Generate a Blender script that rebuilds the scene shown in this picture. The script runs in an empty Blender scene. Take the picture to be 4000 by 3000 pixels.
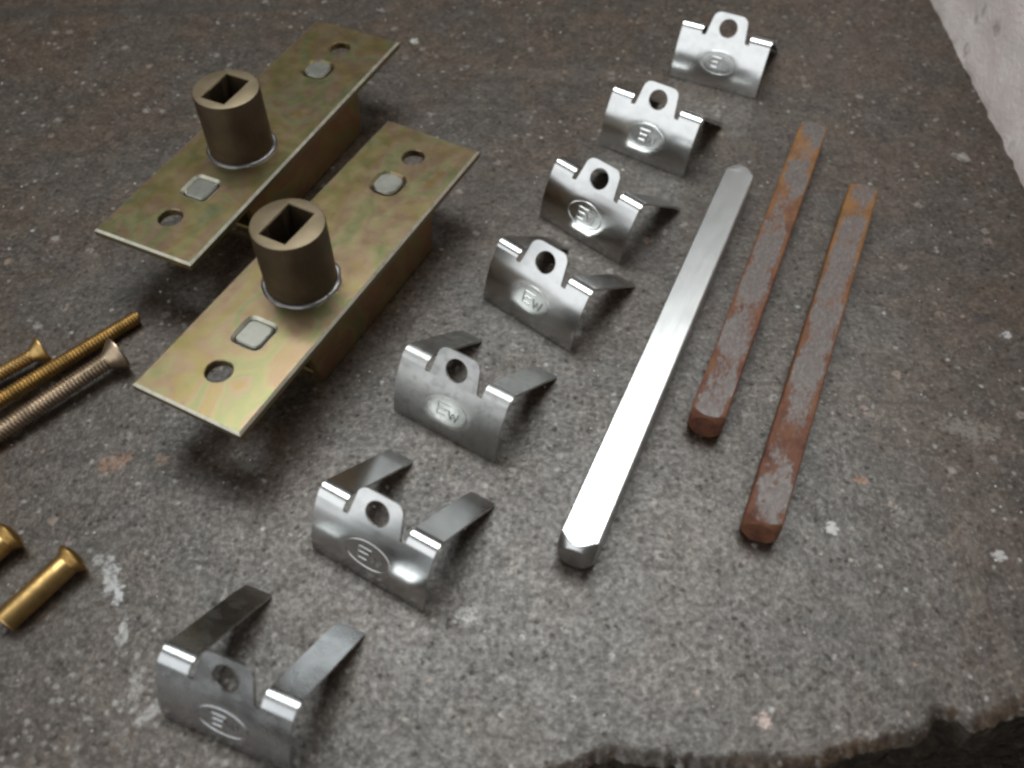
import bpy, bmesh, math, random
from mathutils import Vector, Matrix, noise

random.seed(7)
MM = 0.001
scene = bpy.context.scene
C = scene.collection

# ------------------------------------------------------------------ camera
PITCH, ROLL, CAM_H, FPX = math.radians(52.776), math.radians(0.516), 176.66, 3563.0
cam_data = bpy.data.cameras.new("camera")
cam_data.sensor_fit = 'HORIZONTAL'
cam_data.sensor_width = 36.0
cam_data.lens = FPX * 36.0 / 4000.0
cam_data.clip_start, cam_data.clip_end = 0.005, 20.0
cam_data.dof.use_dof = True
cam_data.dof.focus_distance = 0.222
cam_data.dof.aperture_fstop = 15.0
cam = bpy.data.objects.new("camera", cam_data)
C.objects.link(cam)
_f = Vector((0, math.cos(PITCH), -math.sin(PITCH)))
_r0 = Vector((1, 0, 0)); _u0 = Vector((0, math.sin(PITCH), math.cos(PITCH)))
_r = _r0 * math.cos(ROLL) + _u0 * math.sin(ROLL)
_u = _u0 * math.cos(ROLL) - _r0 * math.sin(ROLL)
cam.matrix_world = Matrix(((_r.x, _u.x, -_f.x, 0), (_r.y, _u.y, -_f.y, 0), (_r.z, _u.z, -_f.z, CAM_H * MM), (0, 0, 0, 1)))
scene.camera = cam

# ------------------------------------------------------------------ world, lamps, exposure
world = bpy.data.worlds.new("World"); scene.world = world
world.use_nodes = True
world.node_tree.nodes["Background"].inputs[0].default_value = (1.0, 0.93, 0.86, 1)
world.node_tree.nodes["Background"].inputs[1].default_value = 0.060

def area(name, loc, target, sx, sy, power, col):
    d = bpy.data.lights.new(name, 'AREA'); d.shape = 'RECTANGLE'; d.size = sx; d.size_y = sy
    d.energy = power; d.color = col
    o = bpy.data.objects.new(name, d); C.objects.link(o); o.location = loc
    o.rotation_euler = (Vector(target) - Vector(loc)).to_track_quat('-Z', 'Y').to_euler()
    return o
area("ceiling_lamp", (0.0, 0.53, 1.00), (0.0, 0.40, 0), 0.85, 0.50, 11.0, (0.97, 1.0, 0.975))
area("room_light", (-0.46, -0.42, 0.40), (0.0, 0.10, 0.06), 1.4, 1.0, 5.2, (0.97, 0.99, 1.0))

scene.view_settings.view_transform = 'Standard'
scene.view_settings.look = 'None'
scene.view_settings.exposure = 0.0
scene.view_settings.gamma = 1.0
scene.view_settings.use_curve_mapping = False
scene.render.engine = 'CYCLES'
scene.cycles.use_denoising = True
scene.cycles.max_bounces = 6
scene.cycles.diffuse_bounces = 2
scene.cycles.glossy_bounces = 5
scene.cycles.use_adaptive_sampling = True
scene.cycles.adaptive_threshold = 0.02
scene.cycles.pixel_filter_type = 'BLACKMAN_HARRIS'
scene.cycles.filter_width = 2.7

# ------------------------------------------------------------------ node helpers
class NT:
    def __init__(self, name):
        self.m = bpy.data.materials.new(name); self.m.use_nodes = True
        self.t = self.m.node_tree; self.n = self.t.nodes
        self.b = self.n["Principled BSDF"]
    def new(self, typ, **kw):
        nd = self.n.new(typ)
        for k, v in kw.items(): setattr(nd, k, v)
        return nd
    def put(self, sock, v):
        if hasattr(v, 'is_output') or isinstance(v, bpy.types.NodeSocket): self.t.links.new(v, sock)
        else:
            if isinstance(v, tuple) and len(v) == 3 and sock.type == 'RGBA': v = (*v, 1)
            sock.default_value = v
    def coord(self, world=False, scale=(1000, 1000, 1000)):
        if world: s = self.new('ShaderNodeNewGeometry').outputs['Position']
        else: s = self.new('ShaderNodeTexCoord').outputs['Object']
        mu = self.new('ShaderNodeVectorMath', operation='MULTIPLY')
        self.put(mu.inputs[0], s); mu.inputs[1].default_value = scale
        return mu.outputs[0]
    def shift(self, vec, off):
        a = self.new('ShaderNodeVectorMath', operation='ADD'); self.put(a.inputs[0], vec); self.put(a.inputs[1], off)
        return a.outputs[0]
    def scale(self, vec, s):
        a = self.new('ShaderNodeVectorMath', operation='MULTIPLY'); self.put(a.inputs[0], vec); a.inputs[1].default_value = s
        return a.outputs[0]
    def noise(self, vec, scale, detail=3, rough=0.55, dist=0.0):
        a = self.new('ShaderNodeTexNoise'); self.put(a.inputs['Vector'], vec)
        a.inputs['Scale'].default_value = scale; a.inputs['Detail'].default_value = detail
        a.inputs['Roughness'].default_value = rough; a.inputs['Distortion'].default_value = dist
        return a
    def voro(self, vec, scale, feature='F1', rnd=1.0):
        a = self.new('ShaderNodeTexVoronoi', feature=feature); self.put(a.inputs['Vector'], vec)
        a.inputs['Scale'].default_value = scale; a.inputs['Randomness'].default_value = rnd
        return a
    def math(self, op, a, b=None, clamp=False):
        n = self.new('ShaderNodeMath', operation=op, use_clamp=clamp); self.put(n.inputs[0], a)
        if b is not None: self.put(n.inputs[1], b)
        return n.outputs[0]
    def step(self, v, lo, hi, a=0.0, b=1.0):
        n = self.new('ShaderNodeMapRange', interpolation_type='SMOOTHSTEP'); self.put(n.inputs[0], v)
        n.inputs[1].default_value = lo; n.inputs[2].default_value = hi
        n.inputs[3].default_value = a; n.inputs[4].default_value = b
        return n.outputs[0]
    def ramp(self, v, stops, interp='LINEAR'):
        n = self.new('ShaderNodeValToRGB'); self.put(n.inputs[0], v); cr = n.color_ramp; cr.interpolation = interp
        while len(cr.elements) < len(stops): cr.elements.new(0.5)
        for e, (p, c) in zip(cr.elements, stops): e.position = p; e.color = (*c, 1)
        return n.outputs[0]
    def mix(self, f, a, b, mode='MIX'):
        n = self.new('ShaderNodeMix', data_type='RGBA', blend_type=mode); n.clamp_factor = True
        self.put(n.inputs[0], f); self.put(n.inputs[6], a); self.put(n.inputs[7], b)
        return n.outputs[2]
    def sep(self, col):
        n = self.new('ShaderNodeSeparateColor'); self.put(n.inputs[0], col); return n.outputs
    def bump(self, h, strength, dist, prev=None):
        n = self.new('ShaderNodeBump'); n.inputs['Strength'].default_value = strength
        n.inputs['Distance'].default_value = dist * MM; self.put(n.inputs['Height'], h)
        if prev is not None: self.put(n.inputs['Normal'], prev)
        return n.outputs[0]
    def out(self, col=None, rough=None, metal=None, normal=None, spec=None):
        if col is not None: self.put(self.b.inputs['Base Color'], col)
        if rough is not None: self.put(self.b.inputs['Roughness'], rough)
        if metal is not None: self.put(self.b.inputs['Metallic'], metal)
        if normal is not None: self.put(self.b.inputs['Normal'], normal)
        if spec is not None: self.put(self.b.inputs['Specular IOR Level'], spec)
        return self.m

# ------------------------------------------------------------------ materials
def mat_stone():
    k = NT("slab_stone"); P = k.coord(world=True)
    warp = k.noise(P, 0.9, 1).outputs['Color']
    wv = k.new('ShaderNodeVectorMath', operation='SCALE'); k.put(wv.inputs[0], warp); wv.inputs['Scale'].default_value = 1.1
    Q = k.shift(P, wv.outputs[0])
    big = k.noise(P, 0.035, 3).outputs[0]
    mid = k.noise(k.shift(P, (31, 7, 3)), 0.16, 3, 0.6).outputs[0]
    fine = k.noise(P, 0.75, 4, 0.64).outputs[0]
    col = k.ramp(fine, [(0.24, (0.021, 0.0150, 0.0106)), (0.42, (0.037, 0.0275, 0.0198)), (0.56, (0.053, 0.0403, 0.0297)), (0.75, (0.088, 0.069, 0.053))])
    col = k.mix(k.step(big, 0.38, 0.60), col, k.mix(1.0, col, (1.20, 0.98, 0.80), 'MULTIPLY'))
    col = k.mix(k.step(mid, 0.36, 0.66, 0.85, 0.0), col, k.mix(1.0, col, (0.66, 0.62, 0.58), 'MULTIPLY'))
    ag = k.voro(k.shift(Q, (2, 8, 6)), 0.34); ags = k.sep(ag.outputs['Color'])
    agf = k.math('MULTIPLY', k.step(ags[0], 0.0, 1.0, 0.86, 1.14), k.step(ag.outputs['Distance'], 0.2, 0.75, 1.03, 0.94))
    agv = k.new('ShaderNodeVectorMath', operation='SCALE'); k.put(agv.inputs[0], col); k.put(agv.inputs['Scale'], agf); col = agv.outputs[0]
    # sand grains, each cell a tone of its own
    g = k.voro(Q, 1.05); gs = k.sep(g.outputs['Color'])
    gm = k.math('MULTIPLY', k.step(g.outputs['Distance'], 0.30, 0.52, 1, 0), k.step(gs[0], 0.60, 0.70))
    gcol = k.ramp(gs[1], [(0.0, (0.085, 0.076, 0.068)), (0.5, (0.125, 0.113, 0.10)), (0.72, (0.12, 0.082, 0.06)), (0.86, (0.17, 0.155, 0.14)), (1.0, (0.075, 0.07, 0.07))])
    col = k.mix(k.math('MULTIPLY', gm, 0.55), col, gcol)
    # dark pits
    p = k.voro(k.shift(Q, (5.3, 11.7, 2)), 0.62); ps = k.sep(p.outputs['Color'])
    pm = k.math('MULTIPLY', k.step(p.outputs['Distance'], 0.12, 0.56, 1, 0), k.step(ps[0], 0.72, 0.86))
    col = k.mix(k.math('MULTIPLY', pm, 0.30), col, (0.014, 0.012, 0.011))
    # pale chips, two sizes
    c1 = k.voro(k.shift(Q, (17, 3, 9)), 0.50); cs = k.sep(c1.outputs['Color'])
    cm = k.math('MULTIPLY', k.math('MULTIPLY', k.step(c1.outputs['Distance'], 0.10, 0.42, 1, 0), k.step(fine, 0.34, 0.52, 0.2, 1.0)), k.step(cs[0], 0.88, 0.96))
    ccol = k.ramp(cs[1], [(0.0, (0.24, 0.23, 0.215)), (0.45, (0.36, 0.35, 0.33)), (0.62, (0.30, 0.21, 0.16)), (0.8, (0.25, 0.22, 0.17)), (1.0, (0.46, 0.46, 0.45))])
    col = k.mix(k.math('MULTIPLY', cm, 0.8), col, ccol)
    c2 = k.voro(k.shift(Q, (41, 29, 1)), 0.19); c2s = k.sep(c2.outputs['Color'])
    c2m = k.math('MULTIPLY', k.step(c2.outputs['Distance'], 0.16, 0.30, 1, 0), k.step(c2s[0], 0.86, 0.89))
    c2m = k.math('MULTIPLY', c2m, k.step(fine, 0.36, 0.56))
    c2col = k.ramp(c2s[1], [(0.0, (0.20, 0.185, 0.165)), (0.5, (0.26, 0.24, 0.22)), (0.75, (0.22, 0.14, 0.095)), (1.0, (0.24, 0.20, 0.185))])
    col = k.mix(k.math('MULTIPLY', c2m, 0.7), col, c2col)
    # marks of their own: paint spots, rust stains, chips
    nz = k.math('MULTIPLY', k.math('SUBTRACT', k.noise(k.shift(P, (3, 77, 0)), 0.55, 3, 0.65).outputs[0], 0.5), 2.6)
    patchy = k.step(fine, 0.36, 0.56, 0.30, 1.0)
    def mark(x, y, rx, ry, ang, c, amt):
        nonlocal col
        mp = k.new('ShaderNodeMapping', vector_type='TEXTURE'); k.put(mp.inputs[0], P)
        mp.inputs[1].default_value = (x, y, 0); mp.inputs[2].default_value = (0, 0, math.radians(ang)); mp.inputs[3].default_value = (rx, ry, 100.0)
        ln = k.new('ShaderNodeVectorMath', operation='LENGTH'); k.put(ln.inputs[0], mp.outputs[0])
        col = k.mix(k.math('MULTIPLY', k.step(k.math('ADD', ln.outputs['Value'], nz), 0.70, 1.20, amt, 0), patchy), col, c)
    # spilt plaster crumbs scattered over the near left of the slab
    mp = k.new('ShaderNodeMapping', vector_type='TEXTURE'); k.put(mp.inputs[0], P); mp.inputs[1].default_value = (-66, 52, 0); mp.inputs[3].default_value = (48, 26, 100)
    ln = k.new('ShaderNodeVectorMath', operation='LENGTH'); k.put(ln.inputs[0], mp.outputs[0])
    c3 = k.sep(c1.outputs['Color'])[2]
    c3m = k.math('MULTIPLY', k.step(c1.outputs['Distance'], 0.12, 0.46, 1, 0), k.step(c3, 0.58, 0.72))
    col = k.mix(k.math('MULTIPLY', k.math('MULTIPLY', c3m, k.step(ln.outputs['Value'], 0.35, 1.0, 0.75, 0.0)), k.step(fine, 0.38, 0.56, 0.25, 1.0)), col, (0.31, 0.295, 0.275))
    W = (0.360, 0.367, 0.367)
    mark(-83.3, 82.6, 1.7, 5.0, 18, W, 0.85)
    mark(-81.0, 78.6, 1.2, 2.2, 10, (0.432, 0.439, 0.446), 0.9)
    mark(-87.3, 86.4, 1.4, 1.2, 0, (0.324, 0.324, 0.317), 0.8)
    mark(-77.8, 70.3, 1.1, 3.2, 5, (0.346, 0.346, 0.338), 0.85)
    mark(-72.5, 60.0, 1.3, 4.0, 10, (0.302, 0.288, 0.274), 0.6)
    mark(-68.5, 55.0, 1.4, 3.2, -35, (0.346, 0.338, 0.324), 0.7)
    mark(-90.8, 110.6, 3.0, 2.4, 30, (0.194, 0.090, 0.043), 0.75)
    mark(-88.3, 112.3, 1.8, 1.2, 0, (0.216, 0.108, 0.058), 0.7)
    mark(-79.6, 111.7, 1.7, 1.4, 0, (0.216, 0.108, 0.050), 0.75)
    mark(-86.6, 142.4, 0.9, 1.0, 0, (0.518, 0.511, 0.490), 1.0)
    mark(-8.5, 75.1, 2.3, 2.0, 30, (0.317, 0.310, 0.295), 0.85)
    mark(78.9, 108.2, 1.5, 1.2, 0, (0.238, 0.094, 0.036), 0.85)
    mark(120.9, 157.2, 2.2, 1.8, 0, (0.022, 0.014, 0.012), 0.95)
    mark(126.0, 151.5, 1.3, 1.2, 0, (0.446, 0.446, 0.454), 0.95)
    mark(48.6, 54.6, 1.6, 1.4, 40, (0.446, 0.338, 0.302), 0.95)
    mark(104.2, 89.4, 1.5, 1.3, 0, (0.396, 0.389, 0.382), 0.9)
    mark(69.7, 95.8, 1.6, 1.6, 0, (0.418, 0.410, 0.396), 0.95)
    mark(-34.1, 280.4, 1.2, 1.8, 0, (0.432, 0.432, 0.418), 0.95)
    mark(108.0, 122.0, 7.0, 3.0, -12, (0.158, 0.140, 0.119), 0.7)
    mark(135.0, 222.0, 2.2, 2.0, 0, (0.302, 0.288, 0.259), 0.8)
    mark(-140.0, 298.0, 75.0, 3.2, 3, (0.025, 0.021, 0.018), 0.65)
    mark(-45.0, 296.0, 60.0, 1.8, 6, (0.032, 0.027, 0.022), 0.5)
    mark(20.0, 262.0, 40.0, 3.0, -4, (0.112, 0.094, 0.081), 0.35)
    mark(99.0, 268.0, 32.0, 12.0, 10, (0.090, 0.060, 0.043), 0.30)
    nrm = k.bump(fine, 0.27, 0.5)
    rough = k.ramp(fine, [(0.3, (0.50,) * 3), (0.7, (0.38,) * 3)])
    spc = k.math('MULTIPLY', k.step(fine, 0.28, 0.72, 0.62, 1.0), k.math('MULTIPLY', agf, k.step(pm, 0.0, 1.0, 1.0, 0.45)))
    return k.out(col, rough, 0.0, nrm, spc)

def mat_dark_brown():
    k = NT("rough_dark_brown"); P = k.coord(world=True)
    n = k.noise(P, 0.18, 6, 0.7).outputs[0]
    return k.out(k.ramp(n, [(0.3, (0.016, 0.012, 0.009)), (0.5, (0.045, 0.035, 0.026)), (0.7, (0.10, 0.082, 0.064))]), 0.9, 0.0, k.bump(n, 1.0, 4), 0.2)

def mat_wall():
    k = NT("white_painted_render"); P = k.coord(world=True)
    n = k.noise(P, 0.06, 5, 0.6).outputs[0]; f = k.noise(P, 0.55, 5, 0.7).outputs[0]
    col = k.ramp(n, [(0.3, (0.80, 0.69, 0.67)), (0.6, (0.88, 0.81, 0.79)), (0.8, (0.82, 0.71, 0.69))])
    v = k.voro(k.shift(P, (9, 2, 4)), 0.12); vs = k.sep(v.outputs['Color'])
    m = k.math('MULTIPLY', k.step(v.outputs['Distance'], 0.10, 0.42, 1, 0), k.step(vs[0], 0.55, 0.65))
    m = k.math('MULTIPLY', m, k.step(f, 0.40, 0.58))
    col = k.mix(k.math('MULTIPLY', m, 0.4), col, (0.48, 0.37, 0.34))
    return k.out(col, 0.8, 0.0, k.bump(k.math('SUBTRACT', f, m), 0.8, 0.8), 0.3)

def mat_sheet(name, base, rlo, rhi, dirt=0.0):
    k = NT(name); P = k.coord()
    oi = k.new('ShaderNodeObjectInfo').outputs['Random']
    off = k.math('MULTIPLY', oi, 50.0)
    cmb = k.new('ShaderNodeCombineXYZ'); k.put(cmb.inputs[0], off); k.put(cmb.inputs[2], off)
    P = k.shift(P, cmb.outputs[0])
    br = k.noise(k.scale(P, (1.0, 9.0, 0.35)), 1.3, 4, 0.7).outputs[0]     # faint rolling marks
    sm = k.noise(P, 0.22, 4, 0.6).outputs[0]
    col = k.mix(k.step(sm, 0.35, 0.7), base, tuple(c * 0.93 for c in base))
    rough = k.math('ADD', k.step(sm, 0.35, 0.72, rlo, rhi), k.math('MULTIPLY', k.math('SUBTRACT', br, 0.5), 0.10))
    if dirt:
        d = k.noise(k.shift(P, (4, 8, 2)), 0.45, 4, 0.6).outputs[0]
        col = k.mix(k.step(d, 0.48, 0.68, 0, dirt), col, tuple(c * 0.55 for c in base))
    return k.out(col, rough, 1.0, k.bump(br, 0.06, 0.05))

def mat_zinc(copper=False):
    k = NT("coppery_passivated_zinc" if copper else "yellow_passivated_zinc"); P = k.coord()
    oi = k.math('MULTIPLY', k.new('ShaderNodeObjectInfo').outputs['Random'], 90.0)
    cmb = k.new('ShaderNodeCombineXYZ'); k.put(cmb.inputs[0], oi); k.put(cmb.inputs[1], oi)
    Q = k.shift(P, cmb.outputs[0])
    n = k.noise(k.scale(Q, (0.8, 1.3, 1.0)), 0.060, 3, 0.5, 1.0).outputs[0]
    if copper: stops = [(0.28, (0.30, 0.25, 0.08)), (0.38, (0.38, 0.22, 0.075)), (0.46, (0.36, 0.17, 0.085)), (0.54, (0.40, 0.27, 0.09)), (0.62, (0.27, 0.25, 0.085)), (0.74, (0.36, 0.18, 0.07))]
    else: stops = [(0.28, (0.225, 0.245, 0.135)), (0.36, (0.29, 0.25, 0.10)), (0.42, (0.325, 0.245, 0.115)), (0.48, (0.325, 0.220, 0.150)),
                   (0.53, (0.325, 0.275, 0.145)), (0.59, (0.245, 0.265, 0.125)), (0.65, (0.33, 0.235, 0.165)), (0.74, (0.30, 0.22, 0.075))]
    col = k.ramp(n, stops)
    n2 = k.noise(k.shift(Q, (13, 5, 8)), 0.22, 5, 0.68).outputs[0]
    col = k.mix(k.step(n2, 0.38, 0.66, 0.0, 0.35), col, (0.31, 0.265, 0.16))
    st = k.noise(k.scale(Q, (4.0, 0.6, 1)), 1.2, 4, 0.7).outputs[0]
    col = k.mix(k.step(st, 0.35, 0.75, 0.0, 0.30), col, (0.22, 0.175, 0.10))
    rough = k.math('ADD', k.step(n2, 0.3, 0.7, 0.24, 0.30), k.math('MULTIPLY', st, 0.08))
    return k.out(col, rough, 0.92, k.bump(st, 0.25, 0.06))

def mat_bronze(name, c0, c1, rough):
    k = NT(name); P = k.coord()
    n = k.noise(P, 0.14, 4, 0.6).outputs[0]; st = k.noise(k.scale(P, (3, 3, 0.3)), 1.0, 3, 0.7).outputs[0]
    col = k.ramp(k.math('ADD', k.math('MULTIPLY', n, 0.7), k.math('MULTIPLY', st, 0.3)), [(0.35, c0), (0.65, c1)])
    return k.out(col, rough, 0.6, k.bump(st, 0.2, 0.08))

def mat_brass(name, base, rough):
    k = NT(name); P = k.coord()
    n = k.noise(P, 0.35, 4, 0.6).outputs[0]
    col = k.mix(k.step(n, 0.38, 0.68), base, tuple(c * 0.62 for c in base))
    return k.out(col, k.step(n, 0.3, 0.7, rough, rough + 0.12), 1.0, k.bump(n, 0.08, 0.1))

def mat_bright_bar():
    k = NT("bright_drawn_steel"); P = k.coord()
    st = k.noise(k.scale(P, (0.16, 3.0, 3.0)), 0.8, 5, 0.7).outputs[0]
    sp = k.noise(P, 0.20, 5, 0.7).outputs[0]
    col = k.mix(k.step(sp, 0.60, 0.78, 0, 0.40), (0.70, 0.71, 0.715), (0.50, 0.51, 0.53))
    rough = k.math('ADD', k.step(sp, 0.35, 0.7, 0.255, 0.265), k.math('MULTIPLY', st, 0.06))
    col = k.mix(k.step(st, 0.35, 0.7, 0.0, 0.22), col, (0.48, 0.49, 0.50))
    return k.out(col, rough, 1.0, k.bump(st, 0.3, 0.06))

def mat_rust(seed):
    k = NT("rusted_steel_%s" % ("dark" if seed else "light")); P = k.shift(k.coord(), (seed * 37.0, seed * 11.0, 0))
    L = k.scale(P, (0.65, 1.0, 1.0))
    a = k.noise(L, 0.115, 5, 0.62, 0.5).outputs[0]
    b = k.noise(k.shift(L, (9, 4, 1)), 0.30, 5, 0.65).outputs[0]
    f = k.noise(k.scale(P, (0.7, 1.3, 1.3)), 1.1, 5, 0.72).outputs[0]
    rust = k.ramp(b, [(0.30, (0.070, 0.027, 0.018)), (0.45, (0.118, 0.046, 0.028)), (0.58, (0.155, 0.066, 0.034)), (0.75, (0.15, 0.080, 0.034))])
    ox = k.new('ShaderNodeSeparateXYZ'); k.put(ox.inputs[0], k.coord())
    rust = k.mix(k.step(k.math('ADD', ox.outputs[0], k.math('MULTIPLY', a, 60.0)), 65.0, 135.0, 0.0, 0.85), rust, k.ramp(b, [(0.3, (0.12, 0.058, 0.021)), (0.6, (0.22, 0.105, 0.033))]))
    bare = k.ramp(f, [(0.30, (0.090, 0.072, 0.068)), (0.55, (0.135, 0.116, 0.112)), (0.75, (0.215, 0.196, 0.190))])
    geo = k.new('ShaderNodeNewGeometry')
    nz = k.new('ShaderNodeSeparateXYZ'); k.put(nz.inputs[0], geo.outputs['Normal'])
    # the worn bare steel keeps to the flat of the bar, rust to its arrises and ends
    oc = k.new('ShaderNodeSeparateXYZ'); k.put(oc.inputs[0], k.coord())
    edge = k.step(k.math('ABSOLUTE', oc.outputs[1]), 1.9, 3.9, 0.0, 0.16)
    bm_ = k.step(k.math('SUBTRACT', k.math('ADD', a, k.math('MULTIPLY', k.math('SUBTRACT', f, 0.5), 0.40)), edge), 0.33, 0.50)
    flat = k.step(k.math('ABSOLUTE', nz.outputs[2]), 0.75, 0.95)
    m = k.math('MULTIPLY', bm_, flat)
    col = k.mix(m, rust, bare)
    h = k.math('SUBTRACT', k.math('MULTIPLY', b, 1.0), k.math('MULTIPLY', m, 0.15))
    return k.out(col, k.step(m, 0, 1, 0.75, 0.46), k.math('MULTIPLY', m, 0.35), k.bump(k.math('ADD', h, k.math('MULTIPLY', f, 0.3)), 0.35, 0.2), 0.35)

M = dict(
    stone=mat_stone(), dark_brown=mat_dark_brown(), wall=mat_wall(),
    clip=mat_sheet("bright_sheet_steel", (0.72, 0.735, 0.735), 0.19, 0.24),
    dull=mat_sheet("dull_sheet_steel", (0.52, 0.53, 0.52), 0.36, 0.46, 0.5),
    grey=mat_sheet("grey_sheet_steel", (0.58, 0.60, 0.61), 0.22, 0.32, 0.25),
    mark=mat_sheet("stamped_steel", (0.80, 0.81, 0.80), 0.22, 0.30),
    zinc=mat_zinc(), copper=mat_zinc(True), patchy=mat_sheet("painted_edge_highlight", (0.58, 0.56, 0.46), 0.36, 0.5, 0.5),  # last one: edge highlight painted as a paler colour on the plate chamfers
    socket=mat_bronze("dark_bronze", (0.052, 0.035, 0.019), (0.098, 0.068, 0.038), 0.52),
    rim=mat_bronze("turned_bronze_rim", (0.150, 0.115, 0.070), (0.225, 0.180, 0.115), 0.52),
    tenon=mat_sheet("filed_steel", (0.29, 0.29, 0.26), 0.36, 0.46, 0.3),
    collar=mat_sheet("collar_steel", (0.26, 0.25, 0.25), 0.40, 0.55, 0.6),
    brass=mat_brass("brass", (0.56, 0.37, 0.15), 0.36),
    brass_dull=mat_brass("aged_brass", (0.44, 0.275, 0.095), 0.38),
    brass_grey=mat_brass("worn_bronze", (0.45, 0.35, 0.25), 0.36),
    bright=mat_bright_bar(), rust0=mat_rust(0), rust1=mat_rust(1),
)

# ------------------------------------------------------------------ mesh helpers
def mesh_obj(name, verts, faces, mats, parent=None, mat_idx=None, smooth=40, sharp=True):
    me = bpy.data.meshes.new(name)
    me.from_pydata([tuple(c * MM for c in v) for v in verts], [], faces)
    for m in (mats if isinstance(mats, (list, tuple)) else [mats]): me.materials.append(m)
    if mat_idx:
        for p, i in zip(me.polygons, mat_idx): p.material_index = i
    bm = bmesh.new(); bm.from_mesh(me); bmesh.ops.recalc_face_normals(bm, faces=bm.faces); bm.to_mesh(me); bm.free()
    if smooth:
        for p in me.polygons: p.use_smooth = True
        me.set_sharp_from_angle(angle=math.radians(smooth))
    o = bpy.data.objects.new(name, me); C.objects.link(o)
    if parent: o.parent = parent
    return o
def bevel(o, w, seg=2, ang=35):
    b = o.modifiers.new("bevel", 'BEVEL'); b.width = w * MM; b.segments = seg
    b.limit_method = 'ANGLE'; b.angle_limit = math.radians(ang); b.harden_normals = False
def thing(name, label, cat, loc=(0, 0, 0), rz=0.0, group=None):
    o = bpy.data.objects.new(name, None); C.objects.link(o)
    o.empty_display_size = 0.01
    o.location = tuple(c * MM for c in loc); o.rotation_euler = (0, 0, math.radians(rz))
    tag(o, label, cat, group); return o
def tag(o, label, cat, group=None):
    o["label"] = label; o["category"] = cat
    if group: o["group"] = group
    return o
def lathe(profile, n=48, close_ends=True):
    """profile: (x along axis, radius); axis is +X"""
    V, F = [], []
    for x, r in profile:
        for i in range(n):
            a = 2 * math.pi * i / n; V.append((x, r * math.cos(a), r * math.sin(a)))
    m = len(profile)
    for j in range(m - 1):
        for i in range(n):
            F.append((j * n + i, j * n + (i + 1) % n, (j + 1) * n + (i + 1) % n, (j + 1) * n + i))
    if close_ends:
        F.append(tuple(range(n))[::-1]); F.append(tuple((m - 1) * n + i for i in range(n)))
    return V, F
def fbm(x, y, z=0.0, s=1.0, o=4):
    return noise.fractal(Vector((x * s, y * s, z * s)), 0.9, 2.1, o)

# ------------------------------------------------------------------ the slab, the ground below it, the wall
EDGE = [(-420, -30), (-93, 22), (-20, 36), (0, 41), (10.9, 44.6), (19.2, 47.4), (28.1, 45.8), (43.5, 45.0), (57.8, 46.0), (64.7, 48.3), (74.8, 50.2), (79.5, 51.9), (82.1, 55.0), (86.0, 54.6), (87.7, 52.8), (92.4, 53.7), (95.3, 55.7), (99.2, 56.6), (130, 62), (200, 74)]
def edge_y(x):
    base = EDGE[-1][1]
    for (x0, y0), (x1, y1) in zip(EDGE, EDGE[1:]):
        if x0 <= x <= x1: base = y0 + (y1 - y0) * (x - x0) / (x1 - x0); break
    return base + 0.45 * fbm(x, 3.3, 0, 0.16, 5) + 0.7 * fbm(x, 9.1, 0, 0.6, 3)
def build_slab():
    xs = []; x = -420.0
    while x < 190:
        xs.append(x); x += 0.55 if -30 < x < 118 else (2.0 if -130 < x < 150 else 10.0)
    rows = [("f", z) for z in (-90, -75, -60, -48, -38, -30, -23, -17, -12.5, -9, -6.2, -4.2, -2.6, -1.4)]
    d = 0.0; step = 0.45
    while d < 900: rows.append(("t", d)); d += step; step = min(step * (1.10 if d < 12 else 1.16), 30)
    V, F = [], []
    for kind, q in rows:
        for x in xs:
            e = edge_y(x)
            if kind == "f":
                dep = -q
                y = e + 0.10 * dep + 2.4 * fbm(x, q, 4.0, 0.07, 5) * min(1, dep / 6) + 0.5 * fbm(x, q, 8, 0.5, 3)
                V.append((x, y + 0.3 - 0.5 * max(0, 1 - dep / 2), q))
            else:
                wear = max(0.0, 1 - q / (2.6 + 1.4 * fbm(x, 0, 2, 0.12)))
                z = -0.9 * wear ** 2 - 0.45 * wear * (1 + fbm(x, q, 1, 0.6, 4))
                z += -0.10 - 0.06 * fbm(x, e + q, 5, 0.25, 3)
                V.append((x, e + q, min(z, -0.01)))
    n = len(xs)
    for j in range(len(rows) - 1):
        for i in range(n - 1): F.append((j * n + i, j * n + i + 1, (j + 1) * n + i + 1, (j + 1) * n + i))
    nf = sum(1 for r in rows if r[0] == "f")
    mi = [1 if i // (n - 1) < nf else 0 for i in range(len(F))]  # front face takes the same dark brown as the ground below
    o = mesh_obj("slab", V, F, [M['stone'], M['dark_brown']], None, mi, smooth=60); o["kind"] = "structure"
    return o
build_slab()
def build_ground():
    V, F = [], []; n = 60
    for j in range(n):
        for i in range(n):
            x = -500 + 1000 * i / (n - 1); y = -450 + 620 * j / (n - 1)
            V.append((x, y, -84 + 3.0 * fbm(x, y, 0, 0.03)))
    for j in range(n - 1):
        for i in range(n - 1): F.append((j * n + i, j * n + i + 1, (j + 1) * n + i + 1, (j + 1) * n + i))
    o = mesh_obj("ground", V, F, M['dark_brown'], smooth=60); o["kind"] = "structure"
build_ground()
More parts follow.
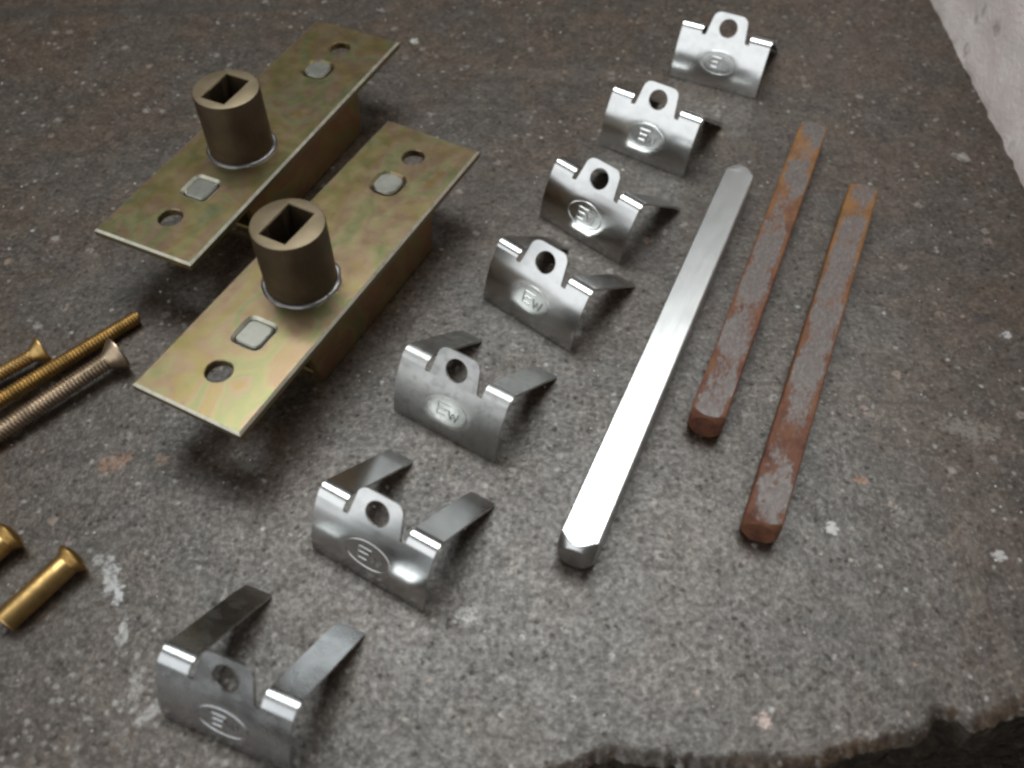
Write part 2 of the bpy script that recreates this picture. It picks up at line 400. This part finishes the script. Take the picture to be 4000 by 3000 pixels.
def build_wall():
    V, F = [], []
    ys = [40 + 3.0 * i for i in range(160)]; zs = [0, .5, 1.2, 2.2, 3.5, 5, 7] + [9 + 3 * i for i in range(60)]
    zs = [z - 3 for z in zs]
    for z in zs:
        for y in ys:
            x = 149.2 + 0.008 * (230 - y) * 0 + 0.9 * fbm(y, z, 0, 0.05, 5) + 0.35 * fbm(y, z, 4, 0.3, 4)
            if z < 4: x += 0.9 * max(0, fbm(y, 0, 7, 0.12, 4)) * (4 - z) / 4
            V.append((x, y, z))
    n = len(ys); m = len(zs)
    for j in range(m - 1):
        for i in range(n - 1): F.append((j * n + i, j * n + i + 1, (j + 1) * n + i + 1, (j + 1) * n + i))
    # back, top and ends give it its thickness
    b = len(V); zt, y0, y1 = zs[-1], ys[0], ys[-1]
    V += [(215, y0, -3), (215, y1, -3), (215, y1, zt), (215, y0, zt)]
    F += [(b, b + 1, b + 2, b + 3)]
    F += [tuple([b + 3, b + 2] + [(m - 1) * n + i for i in range(n - 1, -1, -1)])]
    F += [tuple([b, b + 3] + [j * n for j in range(m - 1, -1, -1)])]
    F += [tuple([b + 2, b + 1] + [j * n + n - 1 for j in range(m)])]
    o = mesh_obj("wall", V, F, M['wall'], smooth=60)
    tag(o, "rough white painted wall rising along the right side of the slab", "wall")
build_wall()

# ------------------------------------------------------------------ socket plates
PL, PW, PT, PZ = 103.45, 28.93, 2.0, 20.0
def ring_pts(cx, cy, r, n=32): return [(cx + r * math.cos(2 * math.pi * i / n), cy + r * math.sin(2 * math.pi * i / n)) for i in range(n)]
def rrect(cx, cy, w, h, r, n=5, skew=0.0):
    P = []
    for sx, sy, a0 in ((1, 1, 0), (-1, 1, 90), (-1, -1, 180), (1, -1, 270)):
        for i in range(n + 1):
            a = math.radians(a0 + 90 * i / n)
            P.append((cx + sx * (w / 2 - r) + r * math.cos(a), cy + sy * (h / 2 - r) + r * math.sin(a)))
    return P
def inset(loop, d):
    out = []; n = len(loop)
    for i in range(n):
        a, b, c = Vector(loop[i - 1]), Vector(loop[i]), Vector(loop[(i + 1) % n])
        u, w = (b - a).normalized(), (c - b).normalized()
        n1, n2 = Vector((-u.y, u.x)), Vector((-w.y, w.x)); m = n1 + n2
        out.append(tuple(b + m * (d / max(0.3, m.dot(n1)))))
    return out
def fill_loops(loops):
    """triangles over an outline with holes; returns points and faces, loops first in order"""
    bm = bmesh.new(); edges = []
    for loop in loops:
        vs = [bm.verts.new((x, y, 0)) for x, y in loop]
        edges += [bm.edges.new((vs[i], vs[(i + 1) % len(vs)])) for i in range(len(vs))]
    bmesh.ops.triangle_fill(bm, use_beauty=True, use_dissolve=False, edges=edges)
    bm.verts.index_update(); P = [(v.co.x, v.co.y) for v in bm.verts]; F = [tuple(v.index for v in f.verts) for f in bm.faces]
    bm.free(); return P, F
def sheet_with_holes(name, outline, holes, z0, z1, mat, parent, ch):
    """outline counter-clockwise; every edge carries a small chamfer of its own"""
    loops = [outline] + holes; sign = [1] + [-1] * len(holes)
    cs = [ch[0]] + list(ch[1:])
    top = [inset(l, c * sg) for l, sg, c in zip(loops, sign, cs)]
    P, F = fill_loops(top); n = len(P)
    V = [(x, y, z1) for x, y in P]; G = list(F)
    mid = [p for l in loops for p in l]
    lv = [(x, y, z1 - c * 0.8) for l, c in zip(loops, cs) for x, y in l]
    V += lv; V += [(x, y, z0) for x, y in mid]
    # underside uses the same triangles on the uncut outline
    b = 0; mi = [0] * len(G)
    for li, l in enumerate(loops):
        k_ = len(l)
        for i in range(k_):
            j = (i + 1) % k_
            mi += [1 if li in (0, 3) else 0, 0]; G.append((b + i, b + j, n + b + j, n + b + i)); G.append((n + b + i, n + b + j, 2 * n + b + j, 2 * n + b + i))
        b += k_
    G += [tuple(2 * n + i for i in f[::-1]) for f in F]; mi += [0] * len(F)
    return mesh_obj(name, V, G, mat, parent, mi, smooth=0)
def build_socket_plate(label, x, y, rz):
    t = thing("socket_plate", label, "plate", (x, y, 0), rz, "zinc plates with socket")
    hw = PW / 2
    outline = [(0, -hw), (PL, -hw), (PL, hw), (0, hw)]
    o = sheet_with_holes("face_plate", outline, [ring_pts(11.5, 0, 3.0, 36), ring_pts(92.9, 0, 3.0, 36),
        rrect(23.8, -0.2, 7.5, 7.1, 1.4), rrect(80.9, 0.3, 7.8, 7.4, 2.7)], PZ - PT, PZ, [M['zinc'], M['patchy']], t, (0.6, 0.25, 0.25, 0.75, 0.75))
    # peened tenons of the bracket below, standing in their slots
    for cx, cy, w, h, r, top in ((23.8, -0.2, 7.0, 6.6, 1.5, -0.15), (80.9, 0.3, 7.3, 6.9, 2.6, 0.15)):
        P0 = rrect(cx, cy, w, h, r); n = len(P0)
        V = [(px, py, PZ - 4) for px, py in P0] + [(px, py, PZ + top - .35) for px, py in P0]
        V += [(cx + (px - cx) * 0.90, cy + (py - cy) * 0.90, PZ + top) for px, py in P0]
        F = [(i, (i + 1) % n, n + (i + 1) % n, n + i) for i in range(n)] + [(n + i, n + (i + 1) % n, 2 * n + (i + 1) % n, 2 * n + i) for i in range(n)]
        F += [tuple(range(2 * n, 3 * n)), tuple(range(n))[::-1]]
        mesh_obj("tenon", V, F, M['tenon'], t, smooth=30)
    # open-ended channel that the plate stands on
    w, th, zt = 10.6, 2.2, PZ - PT + 0.01
    def slab_piece(name, pts_lo, pts_hi):
        V = pts_lo + pts_hi
        o = mesh_obj(name, V, [(0, 1, 2, 3), (4, 5, 6, 7), (0, 1, 5, 4), (1, 2, 6, 5), (2, 3, 7, 6), (3, 0, 4, 7)], M['copper'], t, smooth=0)
        bevel(o, 0.5, 2)
    for s in (-1, 1):
        ya, yb = s * w, s * (w - th)
        slab_piece("channel_side", [(30.8, ya, 0), (83.0, ya, 0), (83.0, yb, 0), (30.8, yb, 0)],
                   [(26.5, ya, zt), (84.5, ya, zt), (84.5, yb, zt), (26.5, yb, zt)])
    slab_piece("channel_web", [(31.2, -w + th, 0.05), (82.6, -w + th, 0.05), (82.6, w - th, 0.05), (31.2, w - th, 0.05)],
               [(31.0, -w + th, 2.2), (82.8, -w + th, 2.2), (82.8, w - th, 2.2), (31.0, w - th, 2.2)])
    # round socket with a rectangular bore
    bx, R, hh, N = 42.3, 8.45, 17.9, 64
    zb = PZ + hh
    rect = []; per = [(5.5, 3.45), (-5.5, 3.45), (-5.5, -3.45), (5.5, -3.45)]
    def rect_r(a):
        c, s = math.cos(a), math.sin(a)
        return min(5.5 / abs(c) if abs(c) > 1e-6 else 1e9, 3.45 / abs(s) if abs(s) > 1e-6 else 1e9)
    angs = sorted([2 * math.pi * i / N for i in range(N)] + [math.atan2(q, p) % (2 * math.pi) for p, q in per])
    n = len(angs)
    loops = [(lambda a: R, PZ - 1), (lambda a: R, PZ + 0.1), (lambda a: R, zb - 0.5), (lambda a: R - 0.15, zb - 0.15), (lambda a: R - 0.5, zb),
             (lambda a: rect_r(a) + 0.25, zb), (lambda a: rect_r(a), zb - 0.3), (lambda a: rect_r(a), PZ + 0.5)]
    V = []; F = []; mi = []
    for rf, z in loops: V += [(bx + rf(a) * math.cos(a), rf(a) * math.sin(a), z) for a in angs]
    for j in range(len(loops) - 1):
        for i in range(n):
            F.append((j * n + i, j * n + (i + 1) % n, (j + 1) * n + (i + 1) % n, (j + 1) * n + i)); mi.append(1 if j in (3, 4, 5) else 0)
    F.append(tuple((len(loops) - 1) * n + i for i in range(n))); mi.append(0)
    mesh_obj("socket", V, F, [M['socket'], M['rim']], t, mi, smooth=32)
    # swaged collar round its foot
    V, F = [], []; n = 64
    prof = [(R + 0.02, PZ - .3), (R + 0.02, PZ + 0.55), (R + 0.35, PZ + 0.62), (R + 0.75, PZ + 0.38), (R + 0.95, PZ - 0.02), (R + 0.95, PZ - .3)]
    for i in range(n):
        a = 2 * math.pi * i / n; wob = 0.30 * fbm(math.cos(a) * 2.2, math.sin(a) * 2.2, rz)
        for q, (r, z) in enumerate(prof):
            rr = r + (wob if q > 1 else 0); V.append((bx + rr * math.cos(a), rr * math.sin(a), z + (wob * 0.6 if 0 < q < 4 else 0)))
    m = len(prof)
    for i in range(n):
        for q in range(m - 1): F.append((i * m + q, ((i + 1) % n) * m + q, ((i + 1) % n) * m + q + 1, i * m + q + 1))
    mesh_obj("collar", V, F, M['collar'], t, smooth=50)
    return t
build_socket_plate("zinc plate with round socket nearest the clips, in front of the other plate", -69.03, 111.63, 62.99)
build_socket_plate("zinc plate with round socket lying farther back, behind the other plate", -90.39, 159.82, 65.82)

# ------------------------------------------------------------------ spring clips
CW, CA, TH = 28.3, 6.5, 0.6
PH0, PH1, TN = math.radians(86), math.radians(57), 13.8
_prof = [(0.0, 0.0)]
_NP = 44
for _i in range(_NP):
    _p = PH0 + (PH1 - PH0) * (_i + 0.5) / _NP
    _prof.append((_prof[-1][0] + TN / _NP * math.cos(_p), _prof[-1][1] + TN / _NP * math.sin(_p)))
def prof(t):
    """profile point (y, z) and outward normal at sheet length t above the foot"""
    t = max(0.0, t)
    if t <= TN:
        f = t / TN * _NP; i = min(int(f), _NP - 1); q = f - i
        a, b = _prof[i], _prof[i + 1]; ph = PH0 + (PH1 - PH0) * t / TN
        return (a[0] + (b[0] - a[0]) * q, a[1] + (b[1] - a[1]) * q), (-math.sin(ph), math.cos(ph))
    e = _prof[-1]; d = t - TN
    return (e[0] + d * math.cos(PH1), e[1] + d * math.sin(PH1)), (-math.sin(PH1), math.cos(PH1))
EC = 8.0                                             # emblem centre up the sheet
def dent(x, t):
    r = math.hypot(x / 7.4, (t - EC) / 5.0)
    return -0.30 * (0.5 + 0.5 * math.cos(math.pi * min(1, r))) if r < 1 else 0.0
def panel_pt(x, t, h=0.0):
    (y, z), nn = prof(t); d = dent(x, t) + h
    return (x, y + nn[0] * d, z + nn[1] * d)
def thicken(V, F, N, th):
    """V surface points, N outward normals; adds the inner skin and the rim, keeps the normals"""
    n = len(V); G0 = []
    for f in F:
        a, b, c = (Vector(V[i]) for i in f[:3]); nf = (b - a).cross(c - a)
        G0.append(tuple(f) if nf.dot(Vector(N[f[0]])) > 0 else tuple(f[::-1]))
    W = list(V) + [tuple(v[i] - N[k][i] * th for i in range(3)) for k, v in enumerate(V)]
    G = list(G0) + [tuple(n + i for i in f[::-1]) for f in G0]
    LN = [N[i] for f in G0 for i in f] + [tuple(-c for c in N[i]) for f in G0 for i in f[::-1]]
    cnt = {}
    for f in G0:
        for i in range(len(f)): cnt[(f[i], f[(i + 1) % len(f)])] = 1
    for (a, b) in list(cnt):
        if (b, a) not in cnt:
            # rim in two strips so that its edges roll over softly
            e = (Vector(V[b]) - Vector(V[a])); o = e.cross(Vector(N[a])).normalized()
            G.append((b, a, n + a, n + b)); LN += [tuple(o)] * 4
    return W, G, LN
def sheet_obj(name, data, mat, parent):
    V, F, LN = data
    me = bpy.data.meshes.new(name); me.from_pydata([tuple(c * MM for c in v) for v in V], [], F)
    for p in me.polygons: p.use_smooth = True
    me.materials.append(mat); me.normals_split_custom_set(LN)
    o = bpy.data.objects.new(name, me); C.objects.link(o); o.parent = parent
    return o
NT_ = 1.5                                           # the notch beside the tab ends this far up the straight
SH = 1.9                                            # shoulder length above the notch before the bend
BEND_R, ARM_SLOPE = 2.9, math.radians(36.5)
def clip_meshes():
    # panel with its two shoulders
    nx, nt = 72, 34
    gx = CW / 2 - CA                                # inner edge of a shoulder
    xs = sorted(set([round(-CW / 2 + CW * i / nx, 4) for i in range(nx + 1)] + [-gx, gx]))
    V, F, N, key = [], [], [], {}
    def pv(x, t):
        k_ = (round(x, 4), round(t, 4))
        if k_ not in key:
            key[k_] = len(V); p0 = Vector(panel_pt(x, t)); V.append(tuple(p0))
            tx = Vector(panel_pt(x + 0.02, t)) - Vector(panel_pt(x - 0.02, t)); tt = Vector(panel_pt(x, t + 0.02)) - Vector(panel_pt(x, t - 0.02 if t > 0.02 else t))
            N.append(tuple(tx.cross(tt).normalized()))
        return key[k_]
    tb_ = TN + NT_; ts = [tb_ * j / nt for j in range(nt + 1)]; st = [tb_ + (SH - NT_) * j / 4 for j in range(5)]
    for j in range(nt):
        for i in range(len(xs) - 1): F.append((pv(xs[i], ts[j]), pv(xs[i + 1], ts[j]), pv(xs[i + 1], ts[j + 1]), pv(xs[i], ts[j + 1])))
    for j in range(4):
        for i in range(len(xs) - 1):
            if xs[i + 1] <= -gx + 1e-6 or xs[i] >= gx - 1e-6:
                F.append((pv(xs[i], st[j]), pv(xs[i + 1], st[j]), pv(xs[i + 1], st[j + 1]), pv(xs[i], st[j + 1])))
    panel = thicken(V, F, N, TH)
    # tab: flat tongue with a round hole, its foot flaring into the panel
    hw, hwt, top, rc, hc, hr, fl = 6.2, 5.5, 7.7, 2.4, 3.4, 2.85, 0.7
    out = []
    for i in range(9): a = math.radians(270 - 90 * i / 8); out.append((hw + fl + fl * math.cos(a), fl + fl * math.sin(a)))
    for i in range(1, 4): out.append((hw + (hwt - hw) * i / 4, fl + (top - rc - fl) * i / 4))
    for i in range(13): a = math.radians(90 * i / 12); out.append((hwt - rc + rc * math.cos(a), top - rc + rc * math.sin(a)))
    loop = out + [(-x, y) for x, y in out[::-1]]
    base, nn = prof(TN + NT_); d = (math.cos(PH1), math.sin(PH1))
    P2, F = fill_loops([loop, ring_pts(0, hc, hr, 44)])
    V = [(x, base[0] + d[0] * sv, base[1] + d[1] * sv) for x, sv in P2]; N = [(0, nn[0], nn[1])] * len(V)
    tab = thicken(V, F, N, TH)
    # arm: bend over the shoulder, then straight back down to the stone (x from 0 to CA)
    (y0, z0), _ = prof(TN + SH); path = []
    nb = 14; cy, cz = y0 + BEND_R * math.sin(PH1), z0 - BEND_R * math.cos(PH1)
    for i in range(nb + 1):
        ph = PH1 + (-ARM_SLOPE - PH1) * i / nb
        path.append((cy - BEND_R * math.sin(ph), cz + BEND_R * math.cos(ph), ph))
    ye, ze, ph = path[-1]
    # straight run, then a slight kink down over the last quarter; the tip stands on the stone
    k_ = 0.04; L = (ze - 0.62) / (0.76 * math.sin(ARM_SLOPE) + 0.24 * math.sin(ARM_SLOPE + k_))
    for i in range(1, 17):
        ph = -ARM_SLOPE - k_ * min(1.0, max(0.0, (i / 16 - 0.72) / 0.1))
        path.append((path[-1][0] + L / 16 * math.cos(ph), path[-1][1] + L / 16 * math.sin(ph), ph))
    V, F, N = [], [], []; na = 8
    for k_, (y, z, ph) in enumerate(path):
        tip = max(0.0, (k_ - (len(path) - 3)) / 2.0)
        for i in range(na + 1):
            q = i / na; x = CA * q
            if tip > 0: x = CA / 2 + (x - CA / 2) * (1 - 0.05 * tip)
            V.append((x, y, z)); N.append((0, -math.sin(ph), math.cos(ph)))
    m = na + 1
    for j in range(len(path) - 1):
        for i in range(na): F.append((j * m + i, j * m + i + 1, (j + 1) * m + i + 1, (j + 1) * m + i))
    arm = thicken(V, F, N, TH)
    # stamped emblem: oval ring and two letters, raised strips on the sheet
    V, F = [], []
    def strip(pts, w, h, closed=False):
        b = len(V); k_ = len(pts)
        for i, (x, t) in enumerate(pts):
            if closed: a, c = pts[i - 1], pts[(i + 1) % k_]
            else: a, c = pts[max(0, i - 1)], pts[min(k_ - 1, i + 1)]
            dx, dt = c[0] - a[0], c[1] - a[1]; l = math.hypot(dx, dt) or 1; px, pt = -dt / l, dx / l
            for s, hh in ((-1, -0.05), (-0.6, h * 0.8), (0, h), (0.6, h * 0.8), (1, -0.05)):
                V.append(panel_pt(x + px * s * w / 2, t + pt * s * w / 2, hh))
        for i in range(k_ if closed else k_ - 1):
            j = (i + 1) % k_
            for q in range(4): F.append((b + i * 5 + q, b + i * 5 + q + 1, b + j * 5 + q + 1, b + j * 5 + q))
    strip([(5.5 * math.cos(2 * math.pi * i / 56), EC + 3.5 * math.sin(2 * math.pi * i / 56)) for i in range(56)], 0.52, 0.13, True)
    def line(a, b, w=0.5, h=0.15):
        strip([(a[0] + (b[0] - a[0]) * i / 6, EC + a[1] + (b[1] - a[1]) * i / 6) for i in range(7)], w, h)
    line((-2.35, -1.75), (-2.35, 1.75)); line((-2.35, 1.55), (0.75, 1.55)); line((-2.35, 0.05), (0.05, 0.05)); line((-2.35, -1.55), (-0.2, -1.55))
    line((0.55, 0.55), (1.2, -1.75), 0.5); line((1.2, -1.75), (1.9, 0.0), 0.5); line((1.9, 0.0), (2.6, -1.75), 0.5); line((2.6, -1.75), (3.3, 0.55), 0.5)
    return panel, tab, arm, (V, F)
PM, TM, AM, EM = clip_meshes()
def build_clip(label, x, y, rz, mat, first=None, bend=0.0, size=1.0):
    t = thing("spring_clip", label, "clip", (x, y, 0.0), rz, "row of stamped steel clips")
    if first is None:
        p = sheet_obj("panel", PM, mat, t)
        e = mesh_obj("emblem", *EM, mat, p, smooth=80)
        tb = sheet_obj("tab", TM, mat, t)
        parts = [p, e, tb]
        for x0 in (-CW / 2, CW / 2 - CA):
            a = sheet_obj("arm", AM, mat, t); a.location.x = x0 * MM
            parts.append(a)
    else:
        parts = []; src = first["parts"]
        for s in src:
            c = s.copy(); C.objects.link(c); parts.append(c)
            c.parent = parts[0] if s.name.startswith("emblem") else t
    # every tab is bent a little differently
    (py, pz), _ = prof(TN + NT_); a = math.radians(bend); p0 = Vector((0, py * MM, pz * MM)); rot = Matrix.Rotation(a, 3, 'X')
    tabo = parts[2]; tabo.location = p0 - rot @ p0; tabo.rotation_euler = (a, 0, 0)
    for o in parts:
        o.material_slots[0].link = 'OBJECT'; o.material_slots[0].material = mat
    t.scale = (size, 1.0, 2.0 - size)
    return dict(root=t, parts=parts)
clips = [
    ("clip at the far end of the row, arms hidden, nearest the painted wall", 63.84, 255.63, -24.64, 'clip'),
    ("second clip from the far end of the row, beyond the tip of the bright bar", 37.73, 218.53, -31.7, 'clip'),
    ("third clip from the far end, one short arm showing, directly behind the middle clip", 18.04, 184.53, -41.09, 'clip'),
    ("middle clip of the row, halfway between the front plate and bright bar", 3.4, 153.32, -39.07, 'clip'),
    ("dull matt grey clip, third from the front, beside the front plate's near half", -15.91, 118.8, -31.3, 'dull'),
    ("shiny clip second from the front, both arms spread, left of the bright bar's near end", -29.96, 82.51, -29.99, 'clip'),
    ("frontmost clip of the row, cut by the bottom of the picture", -52.56, 48.94, -21.7, 'grey'),
]
first = None
for (lab, x, y, a, m), (bend, size) in zip(clips, ((-3, 1.01), (2, 0.995), (-1, 1.0), (-2.5, 1.005), (3, 1.0), (-1, 1.0), (-0.5, 0.99))):
    c = build_clip(lab, x, y, a, M[m], first, bend, size)
    if first is None: first = c

# ------------------------------------------------------------------ square bars
def build_bar(name, label, x, y, rz, length, mat, near, far, group=None, wide=1.0):
    S, rc, n = 4.0, 0.45, 72
    def sq(a):
        c, s = abs(math.cos(a)), abs(math.sin(a)); r = S / max(c, s)
        k_ = S - rc                                  # rounded arris
        px, py = r * c, r * s
        if px > k_ and py > k_:
            b = k_ * (c + s); disc = b * b - (2 * k_ * k_ - rc * rc); r = b + math.sqrt(max(0, disc))
        return r
    st = []
    def ends(e, flip):
        r0, sl, dome = e; out = []
        for i in range(13):
            q = i / 12 * ((5.7 - r0) / sl); out.append((q, r0 + sl * q))
        return out
    e0 = ends(near, 0); e1 = ends(far, 1)
    st = [(d, r) for d, r in e0] + [(6 + (length - 12) * i / 30, 99) for i in range(31)] + [(length - d, r) for d, r in e1[::-1]]
    V, F = [], []
    V.append((-near[2], 0, S))
    for d, R in st:
        for i in range(n):
            a = 2 * math.pi * (i + 0.5) / n; r = min(sq(a), R)
            w = 0.035 * fbm(d * 0.9, math.cos(a) * 2, math.sin(a) * 2) + 0.04 * fbm(d * 0.2, math.cos(a), math.sin(a) + x)
            V.append((d, (r + w) * math.cos(a), S + (r + w) * math.sin(a)))
    V.append((length + far[2], 0, S)); last = len(V) - 1
    for i in range(n): F.append((0, 1 + (i + 1) % n, 1 + i))
    for j in range(len(st) - 1):
        for i in range(n): F.append((1 + j * n + i, 1 + j * n + (i + 1) % n, 1 + (j + 1) * n + (i + 1) % n, 1 + (j + 1) * n + i))
    b = 1 + (len(st) - 1) * n
    for i in range(n): F.append((last, b + i, b + (i + 1) % n))
    o = mesh_obj(name, V, F, mat, smooth=24)
    o.location = (x * MM, y * MM, 0.0); o.rotation_euler = (0, 0, math.radians(rz))
    o.scale = (1, wide, wide)
    return tag(o, label, "bar", group)
build_bar("square_bar", "longest square bar, bright bare steel with chamfered ends, unrusted", 13.11, 85.8, 66.79, 132.8, M['bright'], (3.5, 0.62, 0.10), (3.2, 0.50, 0.35), None, 1.04)
build_bar("square_bar", "rusty square bar lying between the bright bar and the other rusty bar", 44.21, 119.21, 67.14, 117.7, M['rust0'], (3.5, 1.1, 0.05), (3.4, 1.1, 0.1), "rusted square bars")
build_bar("square_bar", "rightmost rusty square bar, reaching nearer the viewer than its neighbour", 52.51, 92.01, 66.94, 117.1, M['rust1'], (3.5, 1.1, 0.05), (3.4, 1.1, 0.1), "rusted square bars")

# ------------------------------------------------------------------ brass screws and sleeve nuts
def along(o, head, toward):
    h, e = Vector(head), Vector(toward); d = (e - h).normalized()
    q = d.to_track_quat('X', 'Z'); o.rotation_euler = q.to_euler(); o.location = h * MM
def thread(x0, x1, r, pitch):
    V, F = [], []; na = 28; steps = int((x1 - x0) / pitch * 5)
    for j in range(steps + 1):
        x = x0 + (x1 - x0) * j / steps
        for i in range(na):
            a = 2 * math.pi * i / na
            ph = (x / pitch - i / na) % 1.0; tri = abs(ph * 2 - 1)
            rr = r - 0.52 * pitch * (1 - tri)
            if x1 - x < 0.6: rr -= (0.6 - (x1 - x)) * 0.8
            V.append((x, rr * math.cos(a), rr * math.sin(a)))
    for j in range(steps):
        for i in range(na): F.append((j * na + i, j * na + (i + 1) % na, (j + 1) * na + (i + 1) % na, (j + 1) * na + i))
    F.append(tuple(range(na))[::-1]); F.append(tuple(steps * na + i for i in range(na)))
    return V, F
def build_screw(label, head, tip_dir, r, hr, length, mat, hmat, pitch):
    t = thing("machine_screw", label, "screw", group="countersunk brass screws"); along(t, head, tip_dir)
    hl = hr * 0.82
    mesh_obj("shank", *thread(hl - 0.6, length, r, pitch), mat, t, smooth=70)
    V, F = lathe([(0.35, hr * 0.2), (0.0, hr * 0.35), (0.0, hr * 0.95), (0.12, hr), (0.5, hr), (hl, r * 0.98), (hl + 0.5, r * 0.92)], 48)
    mesh_obj("head", V, F, hmat, t, smooth=30)
    return t
build_screw("short view of a brass screw, its countersunk head at the back of the three", (-114.4, 141.0, 3.6), (-123.3, 133.3, 3.1), 1.9, 3.6, 45, M['brass'], M['brass'], 0.85)
_tip = Vector((-95.1, 153.2, 1.95)); _dir = Vector((-25.5, -27.7, 0)).normalized()
_hd = _tip + _dir * 58; _hd.z = 3.6
build_screw("brass screw with its threaded tip pointing away, between two screw heads", tuple(_hd), tuple(_tip), 1.95, 3.6, 58, M['brass_dull'], M['brass_dull'], 0.85)
build_screw("greyish bronze screw nearest the viewer, head beside the front plate's corner", (-95.3, 139.5, 4.3), (-113.3, 120.8, 3.3), 2.25, 4.3, 52, M['brass_grey'], M['brass_grey'], 0.9)
def build_sleeve(label, head, toward, length):
    t = thing("sleeve_nut", label, "sleeve nut", group="brass sleeve nuts"); along(t, head, toward)
    V, F = lathe([(1.6, 2.4), (2.3, 2.62), (length - 0.35, 2.62), (length, 2.35), (length, 1.75), (length - 7, 1.7), (length - 7, 0.1)], 48)
    mesh_obj("barrel", V, F, M['brass'], t, smooth=35)
    V, F = lathe([(-0.85, 0.15), (-0.80, 1.2), (-0.55, 2.3), (-0.1, 3.3), (0.12, 3.62), (0.42, 3.62), (2.0, 2.55), (2.3, 2.4)], 48)
    mesh_obj("head", V, F, M['brass_dull'], t, smooth=30)
build_sleeve("smooth brass sleeve nut lying alone left of the frontmost clip", (-90.5, 85.4, 3.6), (-100.1, 72.5, 2.7), 17.5)
build_sleeve("brass sleeve nut mostly cut off, only its head in at left edge", (-105.2, 90.5, 3.6), (-114.8, 77.6, 2.7), 17.5)

# ------------------------------------------------------------------ loose grit on the stone
def build_grit():
    V, F = [], []
    rng = random.Random(3); N = 420; k_ = 0
    base = [(1, 0, 0), (-1, 0, 0), (0, 1, 0), (0, -1, 0), (0, 0, 1), (0, 0, -1)]
    tri = [(0, 2, 4), (2, 1, 4), (1, 3, 4), (3, 0, 4), (2, 0, 5), (1, 2, 5), (3, 1, 5), (0, 3, 5)]
    while k_ < N:
        x, y = rng.uniform(-150, 140), rng.uniform(50, 300)
        if y < edge_y(x) + 6: continue
        s = rng.choice((0.16, 0.2, 0.22, 0.28, 0.34)) * rng.uniform(0.8, 1.4)
        b = len(V); a = rng.uniform(0, 6.28)
        for p in base:
            q = [c * s * rng.uniform(0.6, 1.3) for c in p]
            V.append((x + q[0] * math.cos(a) - q[1] * math.sin(a), y + q[0] * math.sin(a) + q[1] * math.cos(a), q[2] * 0.6 + s * 0.3 - 0.08))
        F += [tuple(b + i for i in t_) for t_ in tri]; k_ += 1
    k = NT("pale_grit"); v = k.noise(k.coord(world=True), 0.4, 1).outputs[0]
    m = k.out(k.ramp(v, [(0.35, (0.20, 0.17, 0.14)), (0.5, (0.45, 0.43, 0.40)), (0.65, (0.62, 0.61, 0.59))]), 0.5)
    o = mesh_obj("grit", V, F, m, smooth=0)
    o["kind"] = "stuff"; tag(o, "pale crumbs of grit strewn over the stone slab", "grit")
build_grit()
